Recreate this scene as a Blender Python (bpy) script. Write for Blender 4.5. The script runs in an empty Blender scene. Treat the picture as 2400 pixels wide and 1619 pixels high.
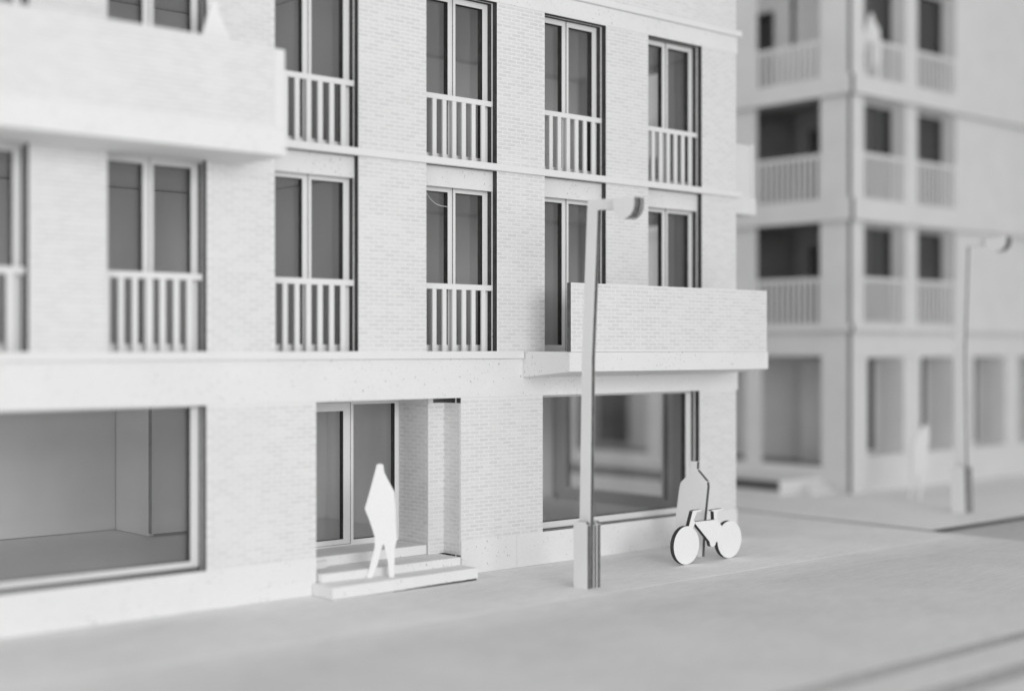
import bpy, bmesh, math, random
from mathutils import Vector
random.seed(7)
S = bpy.context.scene
COL = S.collection

# ------------------------------------------------------------------ camera
YAW = math.atan(3740 / 3333.0)              # angle from the view axis to the long facade
cam_d = bpy.data.cameras.new("camera")
cam = bpy.data.objects.new("camera", cam_d)
COL.objects.link(cam)
cam.location = (0, 0, 3.608)
cam.rotation_euler = (math.pi / 2, 0, YAW - math.pi / 2)
cam_d.sensor_width = 36
cam_d.lens = 50
cam_d.shift_y = 8.5 / 2400
cam_d.clip_start = 0.05
cam_d.clip_end = 500
cam_d.dof.use_dof = True
cam_d.dof.focus_distance = 23.4
cam_d.dof.aperture_fstop = 0.107
S.camera = cam

# ------------------------------------------------------------------ light
S.view_settings.view_transform = 'Standard'
S.view_settings.look = 'None'
S.view_settings.exposure = -0.05
S.view_settings.gamma = 1.0
W = bpy.data.worlds.new("World")
S.world = W
W.use_nodes = True
W.node_tree.nodes["Background"].inputs[0].default_value = (1, 1, 1, 1)
W.node_tree.nodes["Background"].inputs[1].default_value = 0.60


def softbox(name, loc, aim, sx, sy, power):
    l = bpy.data.lights.new(name, 'AREA')
    l.shape = 'RECTANGLE'
    l.size, l.size_y, l.energy = sx, sy, power
    o = bpy.data.objects.new(name, l)
    COL.objects.link(o)
    o.location = loc
    o.rotation_euler = (Vector(aim) - Vector(loc)).to_track_quat('-Z', 'Y').to_euler()
    return o


softbox("softbox_front", (6.5, -20, 9), (18, 18, 4), 20, 12, 6250)
softbox("softbox_left", (-18, 7.0, 6.5), (15, 17, 2.5), 13, 9, 1500)


# ------------------------------------------------------------------ materials
def new_mat(name):
    m = bpy.data.materials.new(name)
    m.use_nodes = True
    nt = m.node_tree
    for n in list(nt.nodes):
        nt.nodes.remove(n)
    out = nt.nodes.new('ShaderNodeOutputMaterial')
    bs = nt.nodes.new('ShaderNodeBsdfPrincipled')
    nt.links.new(bs.outputs[0], out.inputs[0])
    return m, nt, bs, out


def N(nt, kind, **kw):
    n = nt.nodes.new('ShaderNode' + kind)
    for k, v in kw.items():
        setattr(n, k, v)
    return n


def pos_scaled(nt, sc):
    g = N(nt, 'NewGeometry')
    mp = N(nt, 'Mapping')
    mp.inputs['Scale'].default_value = sc
    nt.links.new(g.outputs['Position'], mp.inputs['Vector'])
    return mp.outputs[0]


def noise(nt, vec, scale, detail=3.0, rough=0.6):
    n = N(nt, 'TexNoise')
    n.inputs['Scale'].default_value = scale
    n.inputs['Detail'].default_value = detail
    n.inputs['Roughness'].default_value = rough
    nt.links.new(vec, n.inputs['Vector'])
    return n.outputs['Fac']


def ramp(nt, fac, stops, interp='LINEAR'):
    r = N(nt, 'ValToRGB')
    r.color_ramp.interpolation = interp
    els = r.color_ramp.elements
    while len(els) < len(stops):
        els.new(0.5)
    for e, (p, v) in zip(els, stops):
        e.position = p
        e.color = (v, v, v, 1)
    nt.links.new(fac, r.inputs[0])
    return r.outputs[0]


def math_n(nt, op, a, b=None):
    n = N(nt, 'Math', operation=op)
    for i, v in enumerate((a, b)):
        if v is None:
            continue
        if isinstance(v, (int, float)):
            n.inputs[i].default_value = v
        else:
            nt.links.new(v, n.inputs[i])
    return n.outputs[0]


def mul_col(nt, a, b):
    n = N(nt, 'MixRGB', blend_type='MULTIPLY')
    n.inputs[0].default_value = 1.0
    for i, v in ((1, a), (2, b)):
        if isinstance(v, float):
            n.inputs[i].default_value = (v, v, v, 1)
        else:
            nt.links.new(v, n.inputs[i])
    return n.outputs[0]


def bump(nt, bs, h, strength, dist):
    b = N(nt, 'Bump')
    b.inputs['Strength'].default_value = strength
    b.inputs['Distance'].default_value = dist
    nt.links.new(h, b.inputs['Height'])
    nt.links.new(b.outputs[0], bs.inputs['Normal'])


def paper(name, v, var=0.04, speck=0.0, rough=0.85, grain=0.004):
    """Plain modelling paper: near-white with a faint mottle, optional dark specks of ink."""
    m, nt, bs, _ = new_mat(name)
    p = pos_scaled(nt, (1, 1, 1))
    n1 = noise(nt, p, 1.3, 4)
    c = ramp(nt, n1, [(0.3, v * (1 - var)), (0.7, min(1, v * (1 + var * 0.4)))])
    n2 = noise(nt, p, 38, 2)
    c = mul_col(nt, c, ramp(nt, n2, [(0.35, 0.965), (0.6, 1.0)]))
    if speck > 0:
        for sc, lim, keep in ((9.0, 0.13, 0.42 * speck), (17.0, 0.20, 0.60 * speck), (30.0, 0.26, 0.50 * speck)):
            q = pos_scaled(nt, (1, 1, 0.62))
            wob = N(nt, 'TexNoise')
            wob.inputs['Scale'].default_value = 28
            nt.links.new(q, wob.inputs['Vector'])
            ad = N(nt, 'VectorMath', operation='MULTIPLY_ADD')
            nt.links.new(wob.outputs['Color'], ad.inputs[0])
            ad.inputs[1].default_value = (0.05, 0.05, 0.05)
            nt.links.new(q, ad.inputs[2])
            vo = N(nt, 'TexVoronoi')
            vo.inputs['Scale'].default_value = sc
            nt.links.new(ad.outputs[0], vo.inputs['Vector'])
            sep = N(nt, 'SeparateColor')
            nt.links.new(vo.outputs['Color'], sep.inputs[0])
            clus = ramp(nt, noise(nt, q, 1.4, 2), [(0.42, 0.08), (0.68, 1.0)])
            lim2 = math_n(nt, 'MULTIPLY', sep.outputs[1], lim)
            dot = math_n(nt, 'LESS_THAN', vo.outputs['Distance'], lim2)
            has = math_n(nt, 'LESS_THAN', sep.outputs[0], math_n(nt, 'MULTIPLY', clus, keep * 2))
            f = math_n(nt, 'MULTIPLY', dot, has)
            dark = math_n(nt, 'MULTIPLY', f, math_n(nt, 'ADD', math_n(nt, 'MULTIPLY', sep.outputs[2], 0.45), 0.12))
            inv = math_n(nt, 'SUBTRACT', 1.0, dark)
            c = mul_col(nt, c, inv)
    nt.links.new(c, bs.inputs['Base Color'])
    bs.inputs['Roughness'].default_value = rough
    bs.inputs['Specular IOR Level'].default_value = 0.25
    bump(nt, bs, noise(nt, p, 30, 4), 0.35, grain)
    return m


def burnt(name, lo, hi, sc=(9, 9, 3)):
    """Laser-cut card edge: scorched, streaky."""
    m, nt, bs, _ = new_mat(name)
    p = pos_scaled(nt, sc)
    c = ramp(nt, noise(nt, p, 2.2, 5, 0.7), [(0.3, lo), (0.72, hi)])
    fl = noise(nt, pos_scaled(nt, (1, 1, 1)), 45, 2)
    c2 = ramp(nt, fl, [(0.66, 0.0), (0.75, 0.07)])
    ad = N(nt, 'MixRGB', blend_type='ADD')
    ad.inputs[0].default_value = 1
    nt.links.new(c, ad.inputs[1])
    nt.links.new(c2, ad.inputs[2])
    nt.links.new(ad.outputs[0], bs.inputs['Base Color'])
    bs.inputs['Roughness'].default_value = 0.75
    return m


def brick_mat(name, dark, light):
    """Grey engraved bricks, every one a little different in tone and worn unevenly."""
    m, nt, bs, _ = new_mat(name)
    g = N(nt, 'NewGeometry')
    oi = N(nt, 'ObjectInfo')
    r = math_n(nt, 'FRACT', math_n(nt, 'ADD', g.outputs['Random Per Island'], oi.outputs['Random']))
    p = pos_scaled(nt, (1, 1, 1))
    big = noise(nt, p, 1.1, 3)
    fine = noise(nt, p, 42, 4, 0.75)
    t = math_n(nt, 'ADD', math_n(nt, 'MULTIPLY', r, 0.28), math_n(nt, 'MULTIPLY', fine, 0.62))
    t = math_n(nt, 'ADD', t, math_n(nt, 'MULTIPLY', math_n(nt, 'SUBTRACT', big, 0.5), 0.30))
    c = ramp(nt, t, [(0.22, dark), (0.72, light)])
    nt.links.new(c, bs.inputs['Base Color'])
    bs.inputs['Roughness'].default_value = 0.9
    bs.inputs['Specular IOR Level'].default_value = 0.2
    return m


def greyboard(name, v, var=0.1, worn=None):
    """Grey pulp board: fibres drawn out along the street, soft blotches."""
    m, nt, bs, _ = new_mat(name)
    a = noise(nt, pos_scaled(nt, (0.35, 3.2, 1)), 2.4, 6, 0.65)
    b = noise(nt, pos_scaled(nt, (0.9, 9.0, 1)), 3.0, 4, 0.6)
    d = noise(nt, pos_scaled(nt, (1, 1, 1)), 0.55, 3)
    c = ramp(nt, a, [(0.25, v * (1 - var)), (0.75, v * (1 + var))])
    c = mul_col(nt, c, ramp(nt, b, [(0.3, 0.90), (0.7, 1.07)]))
    c = mul_col(nt, c, ramp(nt, d, [(0.3, 0.94), (0.7, 1.04)]))
    e = noise(nt, pos_scaled(nt, (2.0, 14.0, 1)), 4.0, 5, 0.75)
    c = mul_col(nt, c, ramp(nt, e, [(0.3, 0.91), (0.72, 1.06)]))
    if worn:                         # rubbed lighter along one edge
        g = N(nt, 'NewGeometry')
        sp = N(nt, 'SeparateXYZ')
        nt.links.new(g.outputs['Position'], sp.inputs[0])
        mr = N(nt, 'MapRange')
        mr.inputs[1].default_value, mr.inputs[2].default_value = worn[0], worn[1]
        mr.inputs[3].default_value, mr.inputs[4].default_value = 1.0, worn[2]
        nt.links.new(math_n(nt, 'ADD', sp.outputs[1], math_n(nt, 'MULTIPLY', math_n(nt, 'SUBTRACT', a, 0.5), 0.9)), mr.inputs[0])
        c = mul_col(nt, c, mr.outputs[0])
    nt.links.new(c, bs.inputs['Base Color'])
    bs.inputs['Roughness'].default_value = 0.95
    bs.inputs['Specular IOR Level'].default_value = 0.15
    bump(nt, bs, b, 0.5, 0.01)
    return m


def acetate(name, tint, veil=0.055, fres=0.9):
    """Clear plastic sheet: lets light straight through, mirrors a little at a slant."""
    m, nt, bs, out = new_mat(name)
    nt.nodes.remove(bs)
    tr = N(nt, 'BsdfTransparent')
    tr.inputs[0].default_value = (tint, tint, tint, 1)
    gl = N(nt, 'BsdfGlossy')
    gl.inputs['Roughness'].default_value = 0.03
    gl.inputs[0].default_value = (fres, fres, fres, 1)
    fr = N(nt, 'Fresnel')
    ge = N(nt, 'NewGeometry')       # same mirror strength on the way in and out of the sheet
    nt.links.new(math_n(nt, 'ADD', 1.45, math_n(nt, 'MULTIPLY', ge.outputs['Backfacing'], 1 / 1.45 - 1.45)), fr.inputs[0])
    mx = N(nt, 'MixShader')
    nt.links.new(fr.outputs[0], mx.inputs[0])
    nt.links.new(tr.outputs[0], mx.inputs[1])
    nt.links.new(gl.outputs[0], mx.inputs[2])
    df = N(nt, 'BsdfDiffuse')       # pale veil brightening the panes in place of reflected and room light
    df.inputs[0].default_value = (0.8, 0.8, 0.8, 1)
    m2 = N(nt, 'MixShader')
    dn = noise(nt, pos_scaled(nt, (1, 1, 0.5)), 1.4, 3)
    nt.links.new(ramp(nt, dn, [(0.3, veil * 0.8), (0.7, veil * 1.2)]), m2.inputs[0])
    nt.links.new(mx.outputs[0], m2.inputs[1])
    nt.links.new(df.outputs[0], m2.inputs[2])
    nt.links.new(m2.outputs[0], out.inputs[0])
    return m


WHITE = paper("white_paper", 0.83, 0.025)
SPECK = paper("speckled_paper", 0.83, 0.03, speck=1.0)
CARD = paper("white_card", 0.80, 0.03)
CUTOUT = paper("cutout_card", 0.89, 0.015)
LAMPCARD = paper("lamp_card", 0.83, 0.03)
FARCARD = paper("far_grey_card", 0.82, 0.05)
INNER = paper("interior_board", 0.78, 0.04)
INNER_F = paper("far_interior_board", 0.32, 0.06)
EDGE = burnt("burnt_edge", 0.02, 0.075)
EDGE_SOFT = burnt("scorched_edge", 0.06, 0.16)
PLY = burnt("ply_edge", 0.05, 0.20, (14, 14, 1.2))
KERB_EDGE = burnt("kerb_edge", 0.22, 0.32)
BRICK = brick_mat("engraved_brick", 0.66, 0.80)
PAVE = greyboard("pavement_board", 0.82, 0.05)
ROAD = greyboard("road_board", 0.66, 0.06, (13.7, 14.9, 1.20))
ROADB = greyboard("side_road_board", 0.53, 0.05)
PANE = acetate("acetate", 0.95)
PANE_C = acetate("clear_acetate", 0.97, 0.012)
PANE_D = acetate("veiled_acetate", 0.95, 0.10)
PANE_F = acetate("far_acetate", 0.62, 0.05)

# ------------------------------------------------------------------ object helpers
WL = {}


def link(o, parent, origin):
    COL.objects.link(o)
    if parent is not None:
        o.parent = parent
        o.location = Vector(origin) - WL[parent.name]
    else:
        o.location = origin
    WL[o.name] = Vector(origin)
    return o


def thing(name, loc, label, cat, group=None, rotz=0.0):
    o = bpy.data.objects.new(name, None)
    o.empty_display_size = 0.3
    link(o, None, loc)
    o.rotation_euler = (0, 0, rotz)
    o["label"] = label
    o["category"] = cat
    if group:
        o["group"] = group
    return o


class MB:
    """Collects faces with material slots; build() makes ONE mesh object."""

    def __init__(s):
        s.v, s.f, s.m = [], [], []

    def add(s, vs, fs, mi=0):
        b = len(s.v)
        s.v += [tuple(x) for x in vs]
        for k, f in enumerate(fs):
            s.f.append(tuple(b + i for i in f))
            s.m.append(mi[k] if isinstance(mi, (list, tuple)) else mi)

    def box(s, x0, x1, y0, y1, z0, z1, mi=0, dark=""):
        """dark: letters of the sides taking slot 1 (l r f b u d)."""
        vs = [(x0, y0, z0), (x1, y0, z0), (x1, y1, z0), (x0, y1, z0), (x0, y0, z1), (x1, y0, z1), (x1, y1, z1), (x0, y1, z1)]
        fs = [(3, 2, 1, 0), (4, 5, 6, 7), (0, 1, 5, 4), (1, 2, 6, 5), (2, 3, 7, 6), (3, 0, 4, 7)]
        ms = [1 if c in dark else mi for c in "dufrbl"]
        s.add(vs, fs, ms)

    def slab(s, us, zs, solid, fmap, d0, d1, mf=0, me=1):
        """Sheet with openings. us, zs: grid lines; solid(u,z); fmap(u,z,d)->xyz; front at d0, back at d1."""
        nu, nz = len(us) - 1, len(zs) - 1
        ok = [[solid((us[i] + us[i + 1]) / 2, (zs[j] + zs[j + 1]) / 2) for j in range(nz)] for i in range(nu)]
        idx = {}

        def vid(i, j, k):
            key = (i, j, k)
            if key not in idx:
                idx[key] = len(s.v)
                s.v.append(tuple(fmap(us[i], zs[j], (d0, d1)[k])))
            return idx[key]

        def face(q, mi):
            s.f.append(tuple(q))
            s.m.append(mi)

        g = lambda i, j: 0 <= i < nu and 0 <= j < nz and ok[i][j]
        for i in range(nu):
            for j in range(nz):
                if not ok[i][j]:
                    continue
                a = [vid(i, j, 0), vid(i + 1, j, 0), vid(i + 1, j + 1, 0), vid(i, j + 1, 0)]
                b = [vid(i, j, 1), vid(i + 1, j, 1), vid(i + 1, j + 1, 1), vid(i, j + 1, 1)]
                face(a, mf)
                face(b[::-1], mf)
                if not g(i, j - 1):
                    face((b[0], b[1], a[1], a[0]), me)
                if not g(i + 1, j):
                    face((b[1], b[2], a[2], a[1]), me)
                if not g(i, j + 1):
                    face((b[2], b[3], a[3], a[2]), me)
                if not g(i - 1, j):
                    face((b[3], b[0], a[0], a[3]), me)

    def prism(s, pts, fmap, d0, d1, mf=0, me=1):
        """Extruded outline; pts in (u,z)."""
        n = len(pts)
        a = [fmap(u, z, d0) for u, z in pts]
        b = [fmap(u, z, d1) for u, z in pts]
        s.add(a + b, [tuple(range(n)), tuple(range(2 * n - 1, n - 1, -1))] + [(i, i + n, (i + 1) % n + n, (i + 1) % n) for i in range(n)], [mf, mf] + [me] * n)

    def mesh(s, name, mats, origin):
        ox, oy, oz = origin
        me = bpy.data.meshes.new(name)
        me.from_pydata([(x - ox, y - oy, z - oz) for x, y, z in s.v], [], s.f)
        for m in mats:
            me.materials.append(m)
        me.polygons.foreach_set("material_index", s.m)
        bm = bmesh.new()
        bm.from_mesh(me)
        bmesh.ops.recalc_face_normals(bm, faces=bm.faces[:])
        bm.to_mesh(me)
        bm.free()
        return me

    def build(s, name, mats, parent=None, origin=(0, 0, 0), bevel=0.0):
        me = s.mesh(name, mats, origin)
        if bevel:
            bm = bmesh.new()
            bm.from_mesh(me)
            bmesh.ops.bevel(bm, geom=[e for e in bm.edges if len(e.link_faces) == 2 and e.calc_face_angle(0) > 0.6], offset=bevel, segments=2, profile=0.6, affect='EDGES')
            bm.to_mesh(me)
            bm.free()
        return link(bpy.data.objects.new(name, me), parent, origin)


def structure(o):
    o["kind"] = "structure"
    return o


XZ = lambda u, z, d: (u, d, z)      # sheets facing the street: u along X, depth along Y
YZ = lambda u, z, d: (d, u, z)      # sheets facing sideways: u along Y, depth along X


def grid_from(lo, hi, holes, k):
    g = {lo, hi}
    for h in holes:
        for v in (h[2 * k], h[2 * k + 1]):
            if lo < v < hi:
                g.add(v)
    return sorted(g)


def sheet(mb, u0, u1, z0, z1, holes, fmap, d0, d1, mf=0, me=1):
    inside = lambda u, z: not any(h[0] < u < h[1] and h[2] < z < h[3] for h in holes)
    mb.slab(grid_from(u0, u1, holes, 0), grid_from(z0, z1, holes, 1), inside, fmap, d0, d1, mf, me)


def panes_box(x0, x1, z0, z1, y):
    m = MB()
    m.box(x0, x1, y, y + 0.006, z0, z1)
    return m


# bricks ---------------------------------------------------------------------
BP, BL, BC, BH = 0.200, 0.178, 0.0625, 0.042       # pitch, length, course, height


def brick_rects(u0, u1, z0, z1, holes, row0=0):
    out = []
    j = 0
    z = z0 + 0.008
    while z + BH <= z1:
        spans = [(u0, u1)]
        for h in holes:
            if h[2] < z + BH and h[3] > z:
                nxt = []
                for a, b in spans:
                    if h[0] > a:
                        nxt.append((a, min(b, h[0])))
                    if h[1] < b:
                        nxt.append((max(a, h[1]), b))
                spans = [q for q in nxt if q[1] - q[0] > 0.02]
        off = (0.5 if (j + row0) % 2 else 0.0) * BP + random.uniform(-0.004, 0.004)
        for a, b in spans:
            k = math.floor((a - off) / BP) - 1
            while off + k * BP < b:
                s0, s1 = off + k * BP, off + k * BP + BL
                c0, c1 = max(s0, a + 0.006), min(s1, b - 0.006)
                if c1 - c0 > 0.04:
                    out.append((c0, c1, z, z + BH))
                k += 1
        z += BC
        j += 1
    return out


def brickwork(rects, fmap, d, out, parent, name="brickwork"):
    """All the bricks of one face as real raised pieces, joined (too small to pick apart)."""
    mb = MB()
    t = 0.0035 * (-1 if out < 0 else 1)
    for a, b, z0, z1 in rects:
        w = 0.005
        j = [random.uniform(-0.003, 0.003) for _ in range(4)]
        base = [(a, z0), (b, z0), (b, z1), (a, z1)]
        top = [(a + w + j[0], z0 + w), (b - w + j[1], z0 + w + j[2]), (b - w, z1 - w + j[3]), (a + w, z1 - w)]
        mb.add([fmap(u, z, d) for u, z in base] + [fmap(u, z, d + t) for u, z in top],
               [(4, 5, 6, 7), (0, 1, 5, 4), (1, 2, 6, 5), (2, 3, 7, 6), (3, 0, 4, 7)])
    o = mb.build(name, [BRICK], parent)
    o["kind"] = "stuff"
    return o


# ================================================================== GROUND
Z0 = 0.0
tb = MB(); tb.box(-60, 90, -40, 90, -1.2, -0.9)
structure(tb.build("table_top", [greyboard("table_board", 0.5, 0.03)]))


def board(name, x0, x1, y0, y1, z0, z1, mat, edge):
    m = MB()
    m.box(x0, x1, y0, y1, z0, z1, 0, "fblr")
    return structure(m.build(name, [mat, edge], None, ((x0 + x1) / 2, (y0 + y1) / 2, z1)))


board("pavement", -14, 24.96, 14.80, 36, -0.055, 0.0, PAVE, PAVE)
board("pavement", 25.10, 62, 15.62, 48, -0.055, 0.0, PAVE, EDGE_SOFT)  # dark edge colour paints the shadow gap at the joint
board("road", -14, 25.00, 9.26, 14.795, -0.30, -0.005, ROAD, KERB_EDGE)
board("road", 25.04, 62, 9.26, 15.615, -0.30, -0.075, ROADB, EDGE_SOFT)
board("kerb", -14, 62, 8.56, 9.5, -0.42, -0.100, ROAD, KERB_EDGE)
board("kerb", -14, 62, 7.94, 9.0, -0.62, -0.26, ROAD, KERB_EDGE)
board("kerb", -14, 62, 4.0, 8.4, -0.9, -0.34, CARD, KERB_EDGE)

# ================================================================== NEAR BUILDING
F = 17.5                     # facade plane
A = thing("apartment_building", (13, F, 0), "white card apartment block with brick-printed facade, tall windows and stepped doorway, in focus", "building", "model apartment blocks")
XL, XR = 3.0, 21.35
WIN = [5.94, 8.470, 11.035, 13.800, 16.333, 18.885]
WW = 1.466
F1, F2 = 3.575, 6.625
SHOP1 = (5.3, 9.93, 0.545, 2.83)
ENTRY = (11.744, 14.5, 0.0, 2.83)
SHOP2 = (16.287, 20.281, 0.545, 2.845)
gf = [SHOP1, ENTRY, SHOP2]
h1 = [(x, x + WW, F1, 6.51) for x in WIN]
h2 = [(x, x + WW, F2, 9.26) for x in WIN]
front_holes = gf + h1 + h2
mb = MB()
sheet(mb, XL, XR, 0, 10.9, front_holes, XZ, F, F + 0.105)
wall = mb.build("brick_wall", [WHITE, EDGE], A)
# bricks of the facade
rects = brick_rects(5.2, XR, 0.55, 2.825, front_holes)
rects += brick_rects(5.2, XR, F1, 6.505, front_holes, 1)
rects += brick_rects(5.2, XR, F2, 9.25, front_holes)
rects += brick_rects(5.2, XR, 9.70, 10.88, front_holes)


def depth_of(x, y):
    return x * math.cos(YAW) + y * math.sin(YAW)


def in_zone(r):
    t = depth_of(r[0], F)
    return r[1] - r[0] > BL - 0.001 and 22.9 < t < 23.95 and (0.5 < r[2] < 2.83 or F1 < r[2] < 6.4)


single = [r for r in rects if in_zone(r)]
single.sort(key=lambda r: depth_of(r[0], F))
single = single[:300]
ss = set(single)
brickwork([r for r in rects if r not in ss], XZ, F, -1, wall)
protos = []
for k in range(4):
    m = MB()
    w = 0.005
    j = [random.uniform(-0.003, 0.003) for _ in range(4)]
    base = [(0, 0), (BL, 0), (BL, BH), (0, BH)]
    top = [(w + j[0], w), (BL - w + j[1], w + j[2]), (BL - w, BH - w + j[3]), (w, BH - w)]
    m.add([(u, 0, z) for u, z in base] + [(u, -0.0035, z) for u, z in top], [(4, 5, 6, 7), (0, 1, 5, 4), (1, 2, 6, 5), (2, 3, 7, 6), (3, 0, 4, 7)])
    protos.append(m.mesh("brick", [BRICK], (0, 0, 0)))
for r in single:
    link(bpy.data.objects.new("brick", random.choice(protos)), wall, (r[0], F, r[2]))

# middle sheet (white paper, carries the lintels) and second card
m_holes = gf + [(x, x + WW, F1, 6.185) for x in WIN] + h2
mb = MB()
sheet(mb, XL, XR - 0.002, 0, 10.85, m_holes, XZ, F + 0.107, F + 0.139, 0, 0)
mb.build("lintel_sheet", [SPECK], A)
l2 = gf + [(x, x + WW, F1, 6.24) for x in WIN] + h2
mb = MB()
sheet(mb, XL, XR - 0.002, 0, 10.85, l2, XZ, F + 0.141, F + 0.234)
mb.build("backing_wall", [CARD, EDGE], A)


# fascia, plinth, ledges -------------------------------------------------------
def strip(name, x0, x1, y0, y1, z0, z1, mat, dark="", bevel=0.004):
    m = MB()
    m.box(x0, x1, y0, y1, z0, z1, 0, dark)
    return m.build(name, [mat, EDGE_SOFT], A, (x0, y1, z0), bevel)


strip("fascia", XL, XR + 0.035, F - 0.014, F - 0.001, 2.832, 3.452, SPECK)
strip("plinth", XL, ENTRY[0] - 0.002, F - 0.014, F - 0.001, 0.002, 0.543, SPECK)
strip("plinth", ENTRY[1] + 0.002, 15.690, F - 0.014, F - 0.001, 0.002, 0.543, SPECK)
strip("plinth", 15.694, XR + 0.02, F - 0.014, F - 0.001, 0.002, 0.543, SPECK)
strip("fascia", XL, XR + 0.02, F - 0.014, F - 0.001, 9.262, 9.578, SPECK)
strip("ledge", XL, 15.80, F - 0.075, F - 0.001, 3.455, 3.572, WHITE)
strip("ledge", 10.52, XR + 0.09, F - 0.075, F - 0.001, 6.512, 6.622, WHITE)
strip("ledge", XL, XR + 0.09, F - 0.075, F - 0.001, 9.582, 9.690, WHITE)

# windows -----------------------------------------------------------------------
WH, G0, G1 = 2.655, 0.10, 2.545
YF0, YF1 = F + 0.237, F + 0.341
mb = MB()
sheet(mb, 0.001, WW - 0.001, 0, WH, [(0.10, 0.675, G0 - 0.01, G1 + 0.01), (0.745, 1.366, G0 - 0.01, G1 + 0.01)], XZ, YF1 + 0.008, YF1 + 0.03)
mb.box(0.690, 0.728, YF0 + 0.012, YF1 + 0.006, 0.001, WH - 0.001)
me_win = mb.mesh("window", [CARD, EDGE], (0, F, 0))
mb = MB(); sheet(mb, 0.002, 0.684, 0, WH, [(0.112, 0.624, G0, G1)], XZ, YF0, YF1)
me_c1 = mb.mesh("casement", [WHITE, EDGE], (0, F, 0))
mb = MB(); sheet(mb, 0.733, WW - 0.002, 0, WH, [(0.783, 1.354, G0, G1)], XZ, YF0, YF1)
me_c2 = mb.mesh("casement", [WHITE, EDGE], (0, F, 0))
me_p1 = panes_box(0.106, 0.630, G0 - 0.006, G1 + 0.006, YF1 + 0.001).mesh("pane", [PANE], (0, F, 0))
me_p2 = panes_box(0.777, 1.360, G0 - 0.006, G1 + 0.006, YF1 + 0.001).mesh("pane", [PANE], (0, F, 0))


def railing(x0, zb, top0, top1):
    m = MB()
    m.box(x0 + 0.001, x0 + WW - 0.003, F + 0.100, F + 0.140, zb + top0, zb + top1)
    r = m.build("railing", [WHITE], A, (x0, F, zb), 0.004)
    bal = MB()
    bal.box(0, 0.080, F + 0.108, F + 0.138, 0.0, top0)
    me = bal.mesh("baluster", [WHITE], (0, F, 0))
    for k in range(7):
        link(bpy.data.objects.new("baluster", me), r, (x0 + 0.006 + k * 0.2035 + random.uniform(-0.004, 0.004), F, zb + 0.001))
    return r


for i, x in enumerate(WIN):
    for lvl, zb in ((1, F1), (2, F2)):
        w = link(bpy.data.objects.new("window", me_win), A, (x, F, zb + 0.002))
        for nm, me in (("casement", me_c1), ("casement", me_c2), ("pane", me_p1), ("pane", me_p2)):
            link(bpy.data.objects.new(nm, me), w, (x, F, zb + 0.002))
        if (lvl == 1 and i < 4) or (lvl == 2 and i >= 2):
            railing(x, zb, *((0.985, 1.075) if lvl == 1 else (0.943, 1.028)))


# shop windows ---------------------------------------------------------------------
def shop_window(x0, x1, z0, z1, gz0, gz1, st, pane):
    m = MB()
    sheet(m, x0, x1, z0, z1, [(x0 + st, x1 - st, gz0, gz1)], XZ, YF0 - 0.03, YF1 - 0.02)
    s = m.build("shop_window", [WHITE, EDGE], A, (x0, F, z0))
    panes_box(x0 + st - 0.01, x1 - st + 0.01, gz0 - 0.01, gz1 + 0.01, YF1 - 0.018).build("pane", [pane], s, (x0, F, z0))
    return s


shop_window(SHOP1[0], SHOP1[1], 0.585, 2.90, 0.665, 2.80, 0.13, PANE)
shop_window(SHOP2[0], SHOP2[1], 0.560, 2.90, 0.665, 2.790, 0.15, PANE_C)

# entrance ---------------------------------------------------------------------------
EY1, EX, EY2 = 17.922, 14.175, 18.700
mb = MB()
mb.box(EX, ENTRY[1] + 0.1, EY1, EY1 + 0.10, 0.317, 2.745)         # front of the stepped reveal
mb.box(EX, EX + 0.10, EY1 + 0.102, EY2 - 0.002, 0.40, 2.84)       # deep side wall
mb.box(EX + 0.001, EX + 0.10, EY1 + 0.002, EY1 + 0.101, 2.747, 2.84)
mb.box(ENTRY[1] - 0.008, ENTRY[1] - 0.001, F + 0.003, EY1 - 0.001, 0.317, 2.745)   # paper lining over the card edges
ew = mb.build("entrance_wall", [WHITE, EDGE], A, (EX, F, 0))
R = []
brickwork(brick_rects(F + 0.02, EY1 - 0.004, 0.33, 2.73, []), YZ, ENTRY[1] - 0.0085, -1, ew)
brickwork(brick_rects(EX + 0.004, ENTRY[1] - 0.006, 0.33, 2.73, []), XZ, EY1 - 0.0005, -1, ew)
brickwork(brick_rects(EY1 + 0.01, EY2 - 0.01, 0.48, 2.735, []), YZ, EX - 0.0005, -1, ew)
mb = MB(); mb.box(ENTRY[0] - 0.3, ENTRY[1] + 0.3, F + 0.236, EY2 + 0.3, 2.842, 2.90)
mb.build("soffit", [CARD, EDGE], A)
mb = MB()
sheet(mb, 11.45, EX - 0.002, 0.476, 2.841, [(13.262, 14.087, 0.563, 2.724), (12.11, 13.208, 0.50, 2.762), (11.50, 12.06, 0.563, 2.724)], XZ, EY2, EY2 + 0.105)
df = mb.build("door_frame", [WHITE, EDGE], A, (EX, EY2, 0.476))
panes_box(13.25, 14.10, 0.55, 2.74, EY2 + 0.107).build("pane", [PANE_D], df, (EX, EY2, 0.476))
panes_box(11.49, 12.07, 0.55, 2.74, EY2 + 0.107).build("pane", [PANE_D], df, (EX, EY2, 0.476))
mb = MB()
sheet(mb, 12.114, 13.203, 0.506, 2.757, [(12.26, 13.069, 0.585, 2.624)], XZ, EY2 + 0.006, EY2 + 0.105)
dl = mb.build("entrance_door", [WHITE, EDGE], A, (12.114, EY2, 0.506))
panes_box(12.25, 13.08, 0.575, 2.635, EY2 + 0.107).build("pane", [PANE_D], dl, (12.114, EY2, 0.506))


def step(x0, x1, y0, y1, z0, z1, tilt=0.0):
    m = MB()
    m.box(x0, x1, y0, y1, z0, z1, 0, "d")
    o = m.build("step", [SPECK, EDGE], A, (x0, y0, z0), 0.012)
    o.rotation_euler = (0, tilt, 0)
    return o


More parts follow.
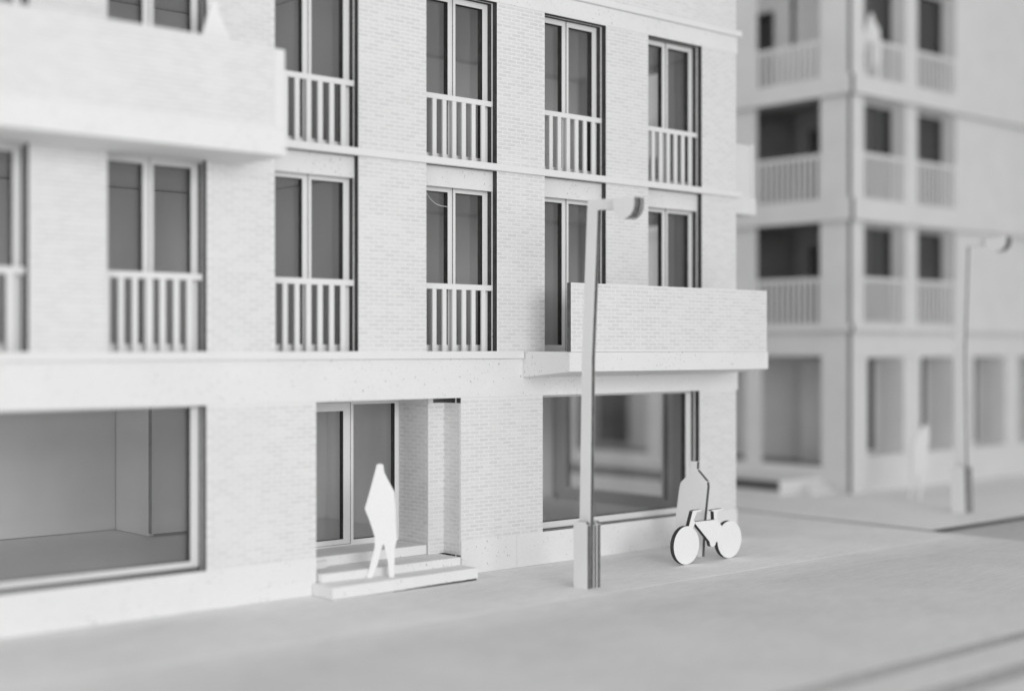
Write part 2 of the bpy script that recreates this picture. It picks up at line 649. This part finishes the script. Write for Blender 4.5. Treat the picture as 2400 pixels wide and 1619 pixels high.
s1 = step(11.665, 14.400, 16.955, 17.480, 0.004, 0.184, -0.004)
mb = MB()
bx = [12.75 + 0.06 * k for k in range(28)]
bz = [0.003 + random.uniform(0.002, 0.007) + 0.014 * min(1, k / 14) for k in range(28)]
for k in range(27):        # ragged dark strip painted for the shaded gap under the step
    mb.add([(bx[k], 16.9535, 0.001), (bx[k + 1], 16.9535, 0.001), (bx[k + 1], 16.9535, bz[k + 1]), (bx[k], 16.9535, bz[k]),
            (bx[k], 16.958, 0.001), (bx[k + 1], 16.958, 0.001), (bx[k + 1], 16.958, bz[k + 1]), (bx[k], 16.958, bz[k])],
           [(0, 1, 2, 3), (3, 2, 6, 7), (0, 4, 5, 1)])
mb.build("gap_shade", [EDGE], s1, (11.665, 16.955, 0.004))
step(11.760, 14.395, 17.370, 18.05, 0.186, 0.318, 0.001)
step(11.760, 14.160, 17.945, 18.80, 0.320, 0.474)

# right balcony ------------------------------------------------------------------------
BX0, BX1, BY = 15.823, 20.887, 16.365
mb = MB()
mb.add([(BX0, F - 0.016, 3.140), (BX1, F - 0.016, 3.140), (BX1, BY, 3.245), (BX0, BY, 3.245),
        (BX0, F - 0.016, 3.571), (BX1, F - 0.016, 3.571), (BX1, BY, 3.560), (BX0, BY, 3.560)],
       [(3, 2, 1, 0), (4, 5, 6, 7), (3, 2, 6, 7), (1, 2, 6, 5), (0, 1, 5, 4), (3, 0, 4, 7)])
bal = mb.build("balcony", [SPECK], A, (BX0, F, 3.57), 0.010)
mb = MB(); mb.box(BX0 + 0.038, BX1 - 0.025, BY + 0.015, BY + 0.105, 3.566, 4.674, 0, "lr")
par = mb.build("parapet", [WHITE, EDGE_SOFT], bal, (BX0 + 0.038, BY + 0.015, 3.566))
mb = MB(); mb.box(BX1 - 0.115, BX1 - 0.026, BY + 0.107, F - 0.018, 3.572, 4.665, 0, "")
mb.build("parapet", [WHITE, EDGE_SOFT], bal, (BX1, F, 3.566))
brickwork(brick_rects(BX0 + 0.05, BX1 - 0.035, 3.60, 4.66, []), XZ, BY + 0.0145, -1, bal)

# left balcony, close to the lens -----------------------------------------------------------
LX0, LX1, LY = 3.2, 10.489, 16.335
mb = MB(); mb.box(LX0, LX1, LY, F - 0.016, 6.205, 6.560, 0)
lb = mb.build("balcony", [SPECK], A, (LX1, F, 6.56), 0.010)
mb = MB(); mb.box(LX0, 10.30, LY + 0.012, LY + 0.10, 6.562, 7.665, 0, "lr")
mb.build("parapet", [WHITE, EDGE_SOFT], lb, (LX1, LY, 6.562), 0.006)
mb = MB(); mb.box(10.303, LX1 - 0.012, LY + 0.018, F - 0.018, 6.562, 7.640, 0, "")
mb.build("parapet", [WHITE, EDGE_SOFT], lb, (LX1, F, 6.562), 0.012)
brickwork(brick_rects(LX0 + 0.05, 10.29, 6.60, 7.65, []), XZ, LY + 0.0115, -1, lb)

# small balcony on the gable side -------------------------------------------------------------
mb = MB(); mb.box(XR + 0.002, XR + 1.22, 17.98, 21.5, 6.27, 6.62, 0)
gb = mb.build("balcony", [SPECK], A, (XR, 18, 6.62), 0.03)
mb = MB(); mb.box(XR + 1.08, XR + 1.17, 18.00, 21.4, 6.622, 7.69, 0)
mb.box(XR + 0.005, XR + 1.078, 18.02, 18.09, 6.622, 7.66, 0)
mb.build("parapet", [CARD, EDGE_SOFT], gb, (XR, 18, 6.62))

# gable wall, back, roof, floors, rooms ---------------------------------------------------------
side_holes = [(19.16, 22.05, 0.60, 2.83), (19.25, 21.3, F2, 9.2), (19.3, 19.9, 4.4, 6.1)]
mb = MB(); sheet(mb, F + 0.236, 30, 0, 10.9, side_holes, YZ, XR - 0.105, XR - 0.003)
sw = mb.build("side_wall", [CARD, EDGE], A)
for (a, b, c, d) in side_holes[:2]:
    m = MB(); sheet(m, a + 0.002, b - 0.002, c + 0.002, d - 0.002, [(a + 0.07, b - 0.07, c + 0.06, d - 0.05)], YZ, XR - 0.20, XR - 0.108)
    s_ = m.build("window", [CARD, EDGE], A, (XR, a, c))
    m = MB(); m.box(XR - 0.206, XR - 0.202, a + 0.06, b - 0.06, c + 0.05, d - 0.04)
    m.build("pane", [PANE_C], s_, (XR, a, c))
mb = MB()
mb.box(XL, XR - 0.11, 30.0, 30.1, 0, 10.9)
mb.box(XL - 0.1, XL - 0.002, F + 0.01, 19.4, 3.3, 10.9)  # unseen left end, gaps shaped to let light into the rooms
mb.box(XL - 0.1, XL - 0.002, 21.62, 29.99, 3.3, 10.9)
mb.box(XL - 0.1, XL - 0.002, 23.40, 29.99, 0, 3.298)
mb.build("unseen_rear_wall", [INNER], A)
mb = MB(); mb.box(XL, XR - 0.11, F + 0.24, 29.99, 10.2, 10.4)
mb.build("roof", [INNER], A)
RX = XR - 0.21
for z0, z1 in ((0.20, 0.42), (3.30, 3.57), (6.26, 6.62), (9.29, 9.6)):
    mb = MB()
    if z0 < 1:
        mb.box(XL, 12.20, YF1 + 0.04, 29.99, z0, z1)
        mb.box(12.202, 15.05, EY2 + 0.12, 29.99, z0, z1 + 0.05)
        mb.box(15.052, RX, YF1 + 0.04, 29.99, z0, z1)
    else:
        mb.box(XL, RX, YF1 + 0.04, 29.99, z0, z1)
    mb.build("floor_slab", [INNER, EDGE], A, (12, 20, z1))


def partition(x0, x1, y0, y1, z0, z1, dark=""):
    m = MB()
    m.box(x0, x1, y0, y1, z0, z1, 0, dark)
    return m.build("partition", [INNER, EDGE], A, (x0, y0, z0))


for z0, z1 in ((3.572, 6.228), (6.622, 9.256)):
    partition(XL, 12.70, 21.60, 21.68, z0, z1)
    partition(12.80, RX, 21.60, 21.68, z0, z1)
    partition(12.705, 12.795, YF1 + 0.05, 21.9, z0, z1)
partition(XL, 11.46, 23.37, 23.45, 0.438, 3.28)
partition(11.466, 11.54, 22.115, 23.355, 0.436, 3.28)
partition(11.445, 15.0, 21.99, 22.11, 0.485, 3.28, "l")
partition(15.0, 15.06, F + 0.36, 23.4, 0.48, 3.28)
partition(15.07, 18.6, 22.40, 22.48, 0.425, 3.28, "r")
partition(19.3, RX, 22.40, 22.48, 0.425, 3.28, "l")


# ================================================================== FLAT CARD FIGURES
def card(pts, fmap, d0, d1, name, mats, parent=None, origin=(0, 0, 0), bevel=0.006):
    m = MB()
    m.prism(pts, fmap, d0, d1)
    return m.build(name, mats, parent, origin, bevel)


def person(loc, rotz, pts, label, mats, th=0.07, scale=1.0):
    m = MB()
    m.prism([(u * scale, z * scale) for u, z in pts], XZ, -th / 2, th / 2)
    o = m.build("person", mats, None, (0, 0, 0), 0.006)
    o.location = loc
    o.rotation_euler = (0, 0, rotz)
    o["label"] = label
    o["category"] = "person"
    o["group"] = "flat card people of the model"
    return o


def outline(px, s, cx, base):
    return [((x - cx) * s, (base - y) * s) for x, y in px]


walker = outline([(588, 627), (606, 621), (628, 628), (634, 675), (664, 735), (697, 795), (703, 900), (705, 1000), (711, 1085), (697, 1150), (697, 1230), (694, 1316), (664, 1316),
                  (655, 1215), (632, 1112), (622, 1122), (594, 1235), (562, 1316), (528, 1316), (541, 1265), (576, 1130), (575, 1065), (545, 970), (515, 895), (548, 780), (580, 660)],
                 0.002454 * 1.0, 612, 1316)
FACE = YAW - math.pi / 2      # card turned square to the view
person((12.742, 17.265, 0.186), FACE + 0.1, walker, "white card person standing on the lowest doorstep in front of the glazed entrance", [CUTOUT, CUTOUT])
coat = [(-0.105, 1.655), (0.03, 1.655), (0.025, 1.515), (0.235, 1.315), (0.247, 1.233), (0.215, 0.976), (0.178, 0.648), (0.135, 0.0), (0.04, 0.0), (0.025, 0.30), (-0.005, 0.36),
        (-0.06, 0.30), (-0.12, 0.0), (-0.22, 0.0), (-0.275, 0.30), (-0.42, 0.479), (-0.418, 0.638), (-0.387, 0.856), (-0.338, 1.176), (-0.31, 1.272), (-0.15, 1.419), (-0.103, 1.507)]
person((18.905, 16.372, 0.0), -1.46, coat, "pale card person in a long coat standing behind the bicycle by the shop window", [CUTOUT, EDGE_SOFT], 0.09)
person((9.74, 16.95, 6.562), FACE + 0.65, walker, "blurred white card person standing behind the parapet of the balcony nearest the lens", [CUTOUT, CUTOUT])
stride = outline([(1478, 616), (1498, 616), (1510, 650), (1512, 690), (1503, 760), (1492, 905), (1478, 960), (1446, 1168), (1424, 1168), (1428, 1060), (1416, 975), (1404, 975), (1392, 1040), (1364, 1168), (1350, 1168),
                  (1364, 1060), (1378, 900), (1380, 770), (1398, 700), (1438, 668), (1462, 640)], 0.00326, 1408, 1168)
person((29.86, 18.98, 0.0), FACE + 0.2, stride, "blurred card person walking past the ground floor openings of the far block", [CUTOUT, CUTOUT])
person((31.03, 21.02, 10.47), FACE, walker, "blurred card person on the third storey behind a railing of the far block", [CUTOUT, CUTOUT], scale=1.0)

# ================================================================== BICYCLE
BKY, BKT = 15.85, 0.082
bk = thing("bicycle", (18.6, BKY + BKT / 2, 0.0), "white card bicycle with solid disc wheels and burnt edges standing on the pavement", "bicycle")


def disc(cx, cz, r, n=64):
    return [(cx + r * math.cos(2 * math.pi * k / n), cz + r * math.sin(2 * math.pi * k / n)) for k in range(n)]


bo = (18.6, BKY + BKT / 2, 0.0)
card(disc(18.045, 0.323, 0.320), XZ, BKY - 0.002, BKY + BKT + 0.002, "wheel", [CUTOUT, EDGE], bk, bo, 0.003)
card(disc(19.163, 0.323, 0.320), XZ, BKY - 0.002, BKY + BKT + 0.002, "wheel", [CUTOUT, EDGE], bk, bo, 0.003)
card([(18.272, 0.699), (18.833, 0.693), (18.869, 0.651), (18.93, 0.60), (19.02, 0.50), (18.93, 0.36), (18.862, 0.312), (18.80, 0.307), (18.79, 0.266), (18.762, 0.243), (18.725, 0.234), (18.685, 0.242),
      (18.655, 0.268), (18.634, 0.336), (18.272, 0.664)], XZ, BKY, BKY + BKT, "frame", [CUTOUT, EDGE], bk, bo, 0.003)
card([(18.095, 0.60), (18.175, 0.56), (18.264, 0.672), (18.27, 0.70), (18.225, 0.72), (18.31, 0.858), (18.43, 0.872), (18.43, 0.893), (18.24, 0.893), (18.205, 0.885)],
     XZ, BKY + 0.001, BKY + BKT - 0.001, "handlebar", [CUTOUT, EDGE], bk, bo, 0.003)
card([(18.757, 0.696), (18.833, 0.695), (18.854, 0.830), (18.984, 0.852), (18.984, 0.870), (18.693, 0.866), (18.693, 0.848), (18.745, 0.838)],
     XZ, BKY + 0.001, BKY + BKT - 0.001, "saddle", [CUTOUT, EDGE], bk, bo, 0.003)


# ================================================================== STREET LAMPS
def lamp(label):
    """Three to four plies of card glued flat; drawn in the Y-Z plane, arm reaching over the road."""
    o = (15.17, 15.35, 0.0)
    t = thing("street_lamp", o, label, "street lamp", "street lamps on the pavement")
    basep = [(15.486, 0.0), (15.486, 0.945), (15.436, 1.005), (15.236, 1.012), (15.192, 0.965), (15.192, 0.0)]
    for k, (a, b, inset) in enumerate(((15.050, 15.126, 0.0), (15.206, 15.262, 0.012), (15.264, 15.335, 0.0))):
        card([(y + (inset if y < 15.3 else 0), z - inset * (z > 0.5)) for y, z in basep], YZ, a, b, "base_plate", [LAMPCARD, PLY], t, o, 0.004)
    card([(15.455, 0.0), (15.437, 1.0), (15.386, 3.47), (15.275, 5.70), (15.259, 5.856), (14.718, 5.835), (14.40, 5.822), (14.40, 5.62), (14.724, 5.675), (15.052, 5.688), (15.061, 5.48), (15.176, 3.47),
          (15.205, 1.0), (15.215, 0.0)], YZ, 15.129, 15.204, "post", [LAMPCARD, EDGE_SOFT], t, o, 0.004)
    arc = [(14.44 + 0.215 * math.cos(a), 5.725 + 0.215 * math.sin(a)) for a in [math.pi * (1.0 + q / 14) for q in range(0, 15)]]
    hp = [(14.655, 5.822)] + [(2 * 14.44 - y, z) for y, z in arc] + [(14.225, 5.822)]
    for a, b, mat in ((15.050, 15.127, PLY), (15.206, 15.262, PLY)):
        card(hp, YZ, a, b, "lamp_head", [LAMPCARD, mat], t, o, 0.004)
    hp2 = [(y - 0.004, z) for y, z in hp if y < 14.40] + [(14.402, 5.822)]
    card([(14.398, 5.818), (14.398, 5.530), (14.33, 5.540), (14.27, 5.595), (14.238, 5.67), (14.230, 5.725), (14.230, 5.818)], YZ, 15.130, 15.203, "lamp_head", [LAMPCARD, EDGE], t, o, 0.002)
    return t


lamp1 = lamp("tall card street lamp in sharp focus, standing before the balcony and shop window")


def copy_thing(src, loc, label):
    c = src.copy()
    COL.objects.link(c)
    c.location = loc
    c["label"] = label
    for ch in src.children:
        d = ch.copy()
        COL.objects.link(d)
        d.parent = c
        for g in ch.children:
            e = g.copy()
            COL.objects.link(e)
            e.parent = d
    return c


lamp2 = copy_thing(lamp1, (28.32, 16.86, 0.0), "blurred card street lamp at the right edge before the far grey block")

lamp2.scale = (1.1, 1.18, 1.03)
lamp2.rotation_euler = (-0.03, 0, 0)

# ================================================================== FAR BUILDING
BXc, BYc = 29.93, 20.85
B = thing("apartment_building", (37, BYc, 0), "blurred grey card corner block with open loggias across the side street", "building", "model apartment blocks")
BX1, BY1, BH_ = 50.0, 36.0, 14.4
up = [(30.46, 32.32), (32.87, 34.75), (40.2, 42.1), (42.65, 44.5)]
down = [(30.61, 32.24), (33.04, 34.69), (35.67, 37.36), (38.12, 39.80), (40.6, 42.3)]
bh = [(a, b, 4.26, 6.80) for a, b in up] + [(a, b, 7.42, 9.96) for a, b in up] + [(a, b, 10.50, 13.2) for a, b in up] + [(a, b, 0.90, 3.40) for a, b in down]
mb = MB(); sheet(mb, BXc, BX1, 0, BH_, bh, XZ, BYc, BYc + 0.10, 0, 0)
mb.box(BXc - 0.004, BXc - 0.001, BYc, BYc + 0.10, 0, BH_, 1)
mb.build("street_wall", [FARCARD, EDGE_SOFT], B)
mb = MB(); sheet(mb, BXc + 0.12, BX1, 0, BH_, bh, XZ, BYc + 0.103, BYc + 0.44, 0, 0)
mb.build("reveal_wall", [FARCARD, EDGE_SOFT], B)
sd = [(21.80, 23.90), (25.0, 27.1), (28.5, 30.6)]
sg = [(21.76, 23.74), (24.22, 27.27), (27.75, 30.8)]
sh = [(a, b, 4.26, 6.85) for a, b in sd] + [(a, b, 7.42, 9.99) for a, b in sd] + [(a, b, 10.50, 13.2) for a, b in sd] + [(a, b, 0.62, 3.44) for a, b in sg]
mb = MB(); sheet(mb, BYc + 0.102, BY1, 0, BH_, sh, YZ, BXc + 0.002, BXc + 0.112, 0, 0)
mb.build("side_wall", [FARCARD, EDGE_SOFT], B)
# storey bands wrap the corner, ends of the street-side card left burnt
for z0, z1 in ((9.99, 10.47), (6.83, 7.39), (4.06, 4.22)):
    mb = MB(); mb.box(BXc - 0.03, BX1, BYc - 0.10, BYc - 0.002, z0, z1, 0, "ld")
    mb.build("storey_band", [FARCARD, EDGE_SOFT], B, (BXc, BYc, z0))
    mb = MB(); mb.box(BXc - 0.10, BXc - 0.005, BYc + 0.003, BY1, z0, z1, 0, "d")
    mb.build("storey_band", [FARCARD, EDGE_SOFT], B, (BXc, BYc, z0))
mb = MB(); mb.box(BXc - 0.015, BX1, BYc - 0.03, BYc - 0.002, 3.41, 3.91, 0, "")
mb.build("fascia", [FARCARD, EDGE_SOFT], B, (BXc, BYc, 3.4))


def far_railing(u0, u1, z0, z1, fmap, d):
    m = MB()
    s = 1 if fmap is XZ else -1
    if fmap is XZ:
        m.box(u0, u1, d, d + 0.06, z1 - 0.1, z1)
    else:
        m.box(d, d + 0.06, u0, u1, z1 - 0.1, z1)
    r = m.build("railing", [FARCARD], B, (fmap(u0, z0, d)))
    bm_ = MB()
    if fmap is XZ:
        bm_.box(0, 0.075, 0.01, 0.05, 0, z1 - z0 - 0.1)
    else:
        bm_.box(0.01, 0.05, 0, 0.075, 0, z1 - z0 - 0.1)
    me = bm_.mesh("baluster", [FARCARD], (0, 0, 0))
    n = int((u1 - u0) / 0.172)
    for k in range(n):
        u = u0 + 0.03 + k * (u1 - u0 - 0.12) / (n - 1)
        link(bpy.data.objects.new("baluster", me), r, fmap(u, z0, d))


for zb, h in ((4.26, 1.17), (7.42, 1.16), (10.50, 0.98)):
    for a, b in up[:2]:
        far_railing(a + 0.004, b - 0.004, zb, zb + h, XZ, BYc + 0.03)
    for a, b in sd[:2]:
        far_railing(a + 0.004, b - 0.004, zb, zb + h, YZ, BXc + 0.03)
# glazing behind the street-side reveals
for zb, zt in ((4.26, 6.80), (7.42, 9.96), (10.50, 13.2)):
    for a, b in up[:2]:
        m = MB(); sheet(m, a - 0.05, b + 0.05, zb, zt + 0.02, [(a + 0.02, b + 0.02, zb + 0.08, zt - 0.06)], XZ, BYc + 0.445, BYc + 0.54, 0, 1)
        w = m.build("window", [FARCARD, EDGE], B, (a, BYc, zb))
        for p0, p1 in ((a + 0.01, b + 0.03),):
            m = MB(); m.box(p0, p1, BYc + 0.542, BYc + 0.548, zb + 0.09, zt - 0.11)
            m.build("pane", [PANE_F], w, (a, BYc, zb))
# ground floor recesses
for a, b in down:
    m = MB()
    m.box(b + 0.001, b + 0.06, BYc + 0.442, BYc + 0.86, 0.3, 3.6)
    m.box(a - 0.06, a - 0.001, BYc + 0.442, BYc + 0.86, 0.3, 3.6)
    m.box(a - 0.06, b + 0.06, BYc + 0.442, BYc + 0.86, 3.402, 3.46)
    m.box(a, b, BYc + 0.442, BYc + 0.86, 0.84, 0.898)
    sheet(m, a - 0.05, b + 0.05, 0.84, 3.45, [(a + 0.03, b - 0.06, 0.95, 3.36)], XZ, BYc + 0.862, BYc + 0.92)
    m.build("recess", [FARCARD, EDGE], B, (a, BYc, 0.3))
    m = MB(); m.box(a + 0.02, b - 0.05, BYc + 0.925, BYc + 0.931, 0.93, 3.38)
    m.build("pane", [PANE_F], B, (a, BYc, 0.9))
# plinth blocks under the ground floor openings
mb = MB(); mb.box(BXc + 0.12, BX1, BYc + 0.101, BYc + 0.5, 0, 0.3)
mb.build("plinth", [FARCARD], B, (BXc, BYc, 0))
# floors, cross walls and back
for z0, z1 in ((0.2, 0.60), (3.92, 4.24), (6.86, 7.40), (10.0, 10.48)):
    mb = MB(); mb.box(BXc + 0.115, BX1, BYc + 0.56 if z0 > 1 else BYc + 0.95, BY1 - 0.1, z0, z1)
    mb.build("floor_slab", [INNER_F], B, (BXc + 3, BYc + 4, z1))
mb = MB(); mb.box(BXc + 1.15, BX1, BYc + 0.56, BY1 - 0.1, 13.3, 13.6)
mb.build("roof", [INNER_F], B, (BXc + 3, BYc + 4, 13.4))
mb = MB(); mb.box(BXc + 0.1, BX1, BY1 + 0.002, BY1 + 0.1, 0, 3.9)  # unseen back, added only at ground floor to darken the rooms
mb.box(BX1 + 0.002, BX1 + 0.1, BYc, BY1, 0, BH_)
mb.build("unseen_rear_wall", [INNER_F], B)
for zb, zt in ((4.242, 6.855), (7.402, 9.995)):
    mb = MB()
    mb.box(31.40, 31.50, 23.25, 23.67, zb, zt)
    mb.box(31.40, 31.50, 21.4, 22.30, zb, zt)
    mb.box(31.40, 31.50, 22.301, 23.249, zt - 0.52, zt)
    mb.box(32.0, 32.08, 21.4, BY1 - 0.12, zb, zt)
    mb.box(30.1, 31.99, 25.6, 25.68, zb, zt)
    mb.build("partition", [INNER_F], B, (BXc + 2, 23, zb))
mb = MB()
mb.box(31.00, 31.08, 22.50, 23.18, 0.602, 3.3)
sheet(mb, 21.9, BY1 - 0.12, 0.602, 3.91, [(30.2, 31.6, 0.7, 3.3)], YZ, 31.70, 31.78)
mb.build("partition", [FARCARD], B, (BXc + 2, 23, 0.6))
mb = MB()
sheet(mb, 21.4, BY1 - 0.12, 10.482, BH_, [(24.02, 24.80, 10.6, 12.75), (23.30, 23.45, 11.6, 14.0)], YZ, 30.90, 30.98)
mb.box(33.0, 33.08, 21.4, BY1 - 0.12, 10.482, 13.2)
mb.build("partition", [FARCARD, EDGE_SOFT], B, (31, 23, 10.5))
# stoop in the side street
for k, (x0, y0, z0, z1) in enumerate(((28.02, 21.60, 0.001, 0.10), (28.17, 21.72, 0.102, 0.37))):
    mb = MB(); mb.box(x0, BXc - 0.003, y0, 33 - k * 0.1, z0, z1, 0, "l" if k else "")  # left riser takes the dark edge colour to stand for shade
    mb.build("stoop", [FARCARD, EDGE_SOFT], B, (x0, y0, 0), 0.008)
for k in range(2):
    mb = MB(); mb.box(28.75 + 0.3 * k, BXc - 0.06, 21.20 + 0.26 * k, 21.595 if k == 0 else 21.715, 0.001 if k == 0 else 0.102, 0.10 if k == 0 else 0.23)
    mb.build("step", [FARCARD], B, (29, 21.4, 0), 0.01)

# a stray fibre stuck on one pane ------------------------------------------------------------
cu = MB()
pts = [(13.985, 6.08), (14.06, 5.99), (14.16, 5.925), (14.27, 5.895), (14.38, 5.89), (14.45, 5.885)]
for i in range(len(pts) - 1):
    (a, za), (b, zb) = pts[i], pts[i + 1]
    cu.add([(a, F + 0.225, za - 0.003), (b, F + 0.225, zb - 0.003), (b, F + 0.225, zb + 0.003), (a, F + 0.225, za + 0.003),
            (a, F + 0.231, za - 0.003), (b, F + 0.231, zb - 0.003), (b, F + 0.231, zb + 0.003), (a, F + 0.231, za + 0.003)],
           [(0, 1, 2, 3), (7, 6, 5, 4), (0, 1, 5, 4), (3, 2, 6, 7), (0, 4, 7, 3), (1, 5, 6, 2)])
fb = cu.build("fibre", [CUTOUT], None, (14.2, F + 0.228, 5.9))
fb["label"] = "thin pale curled fibre stuck across the top of a first-floor window pane"
fb["category"] = "fibre"
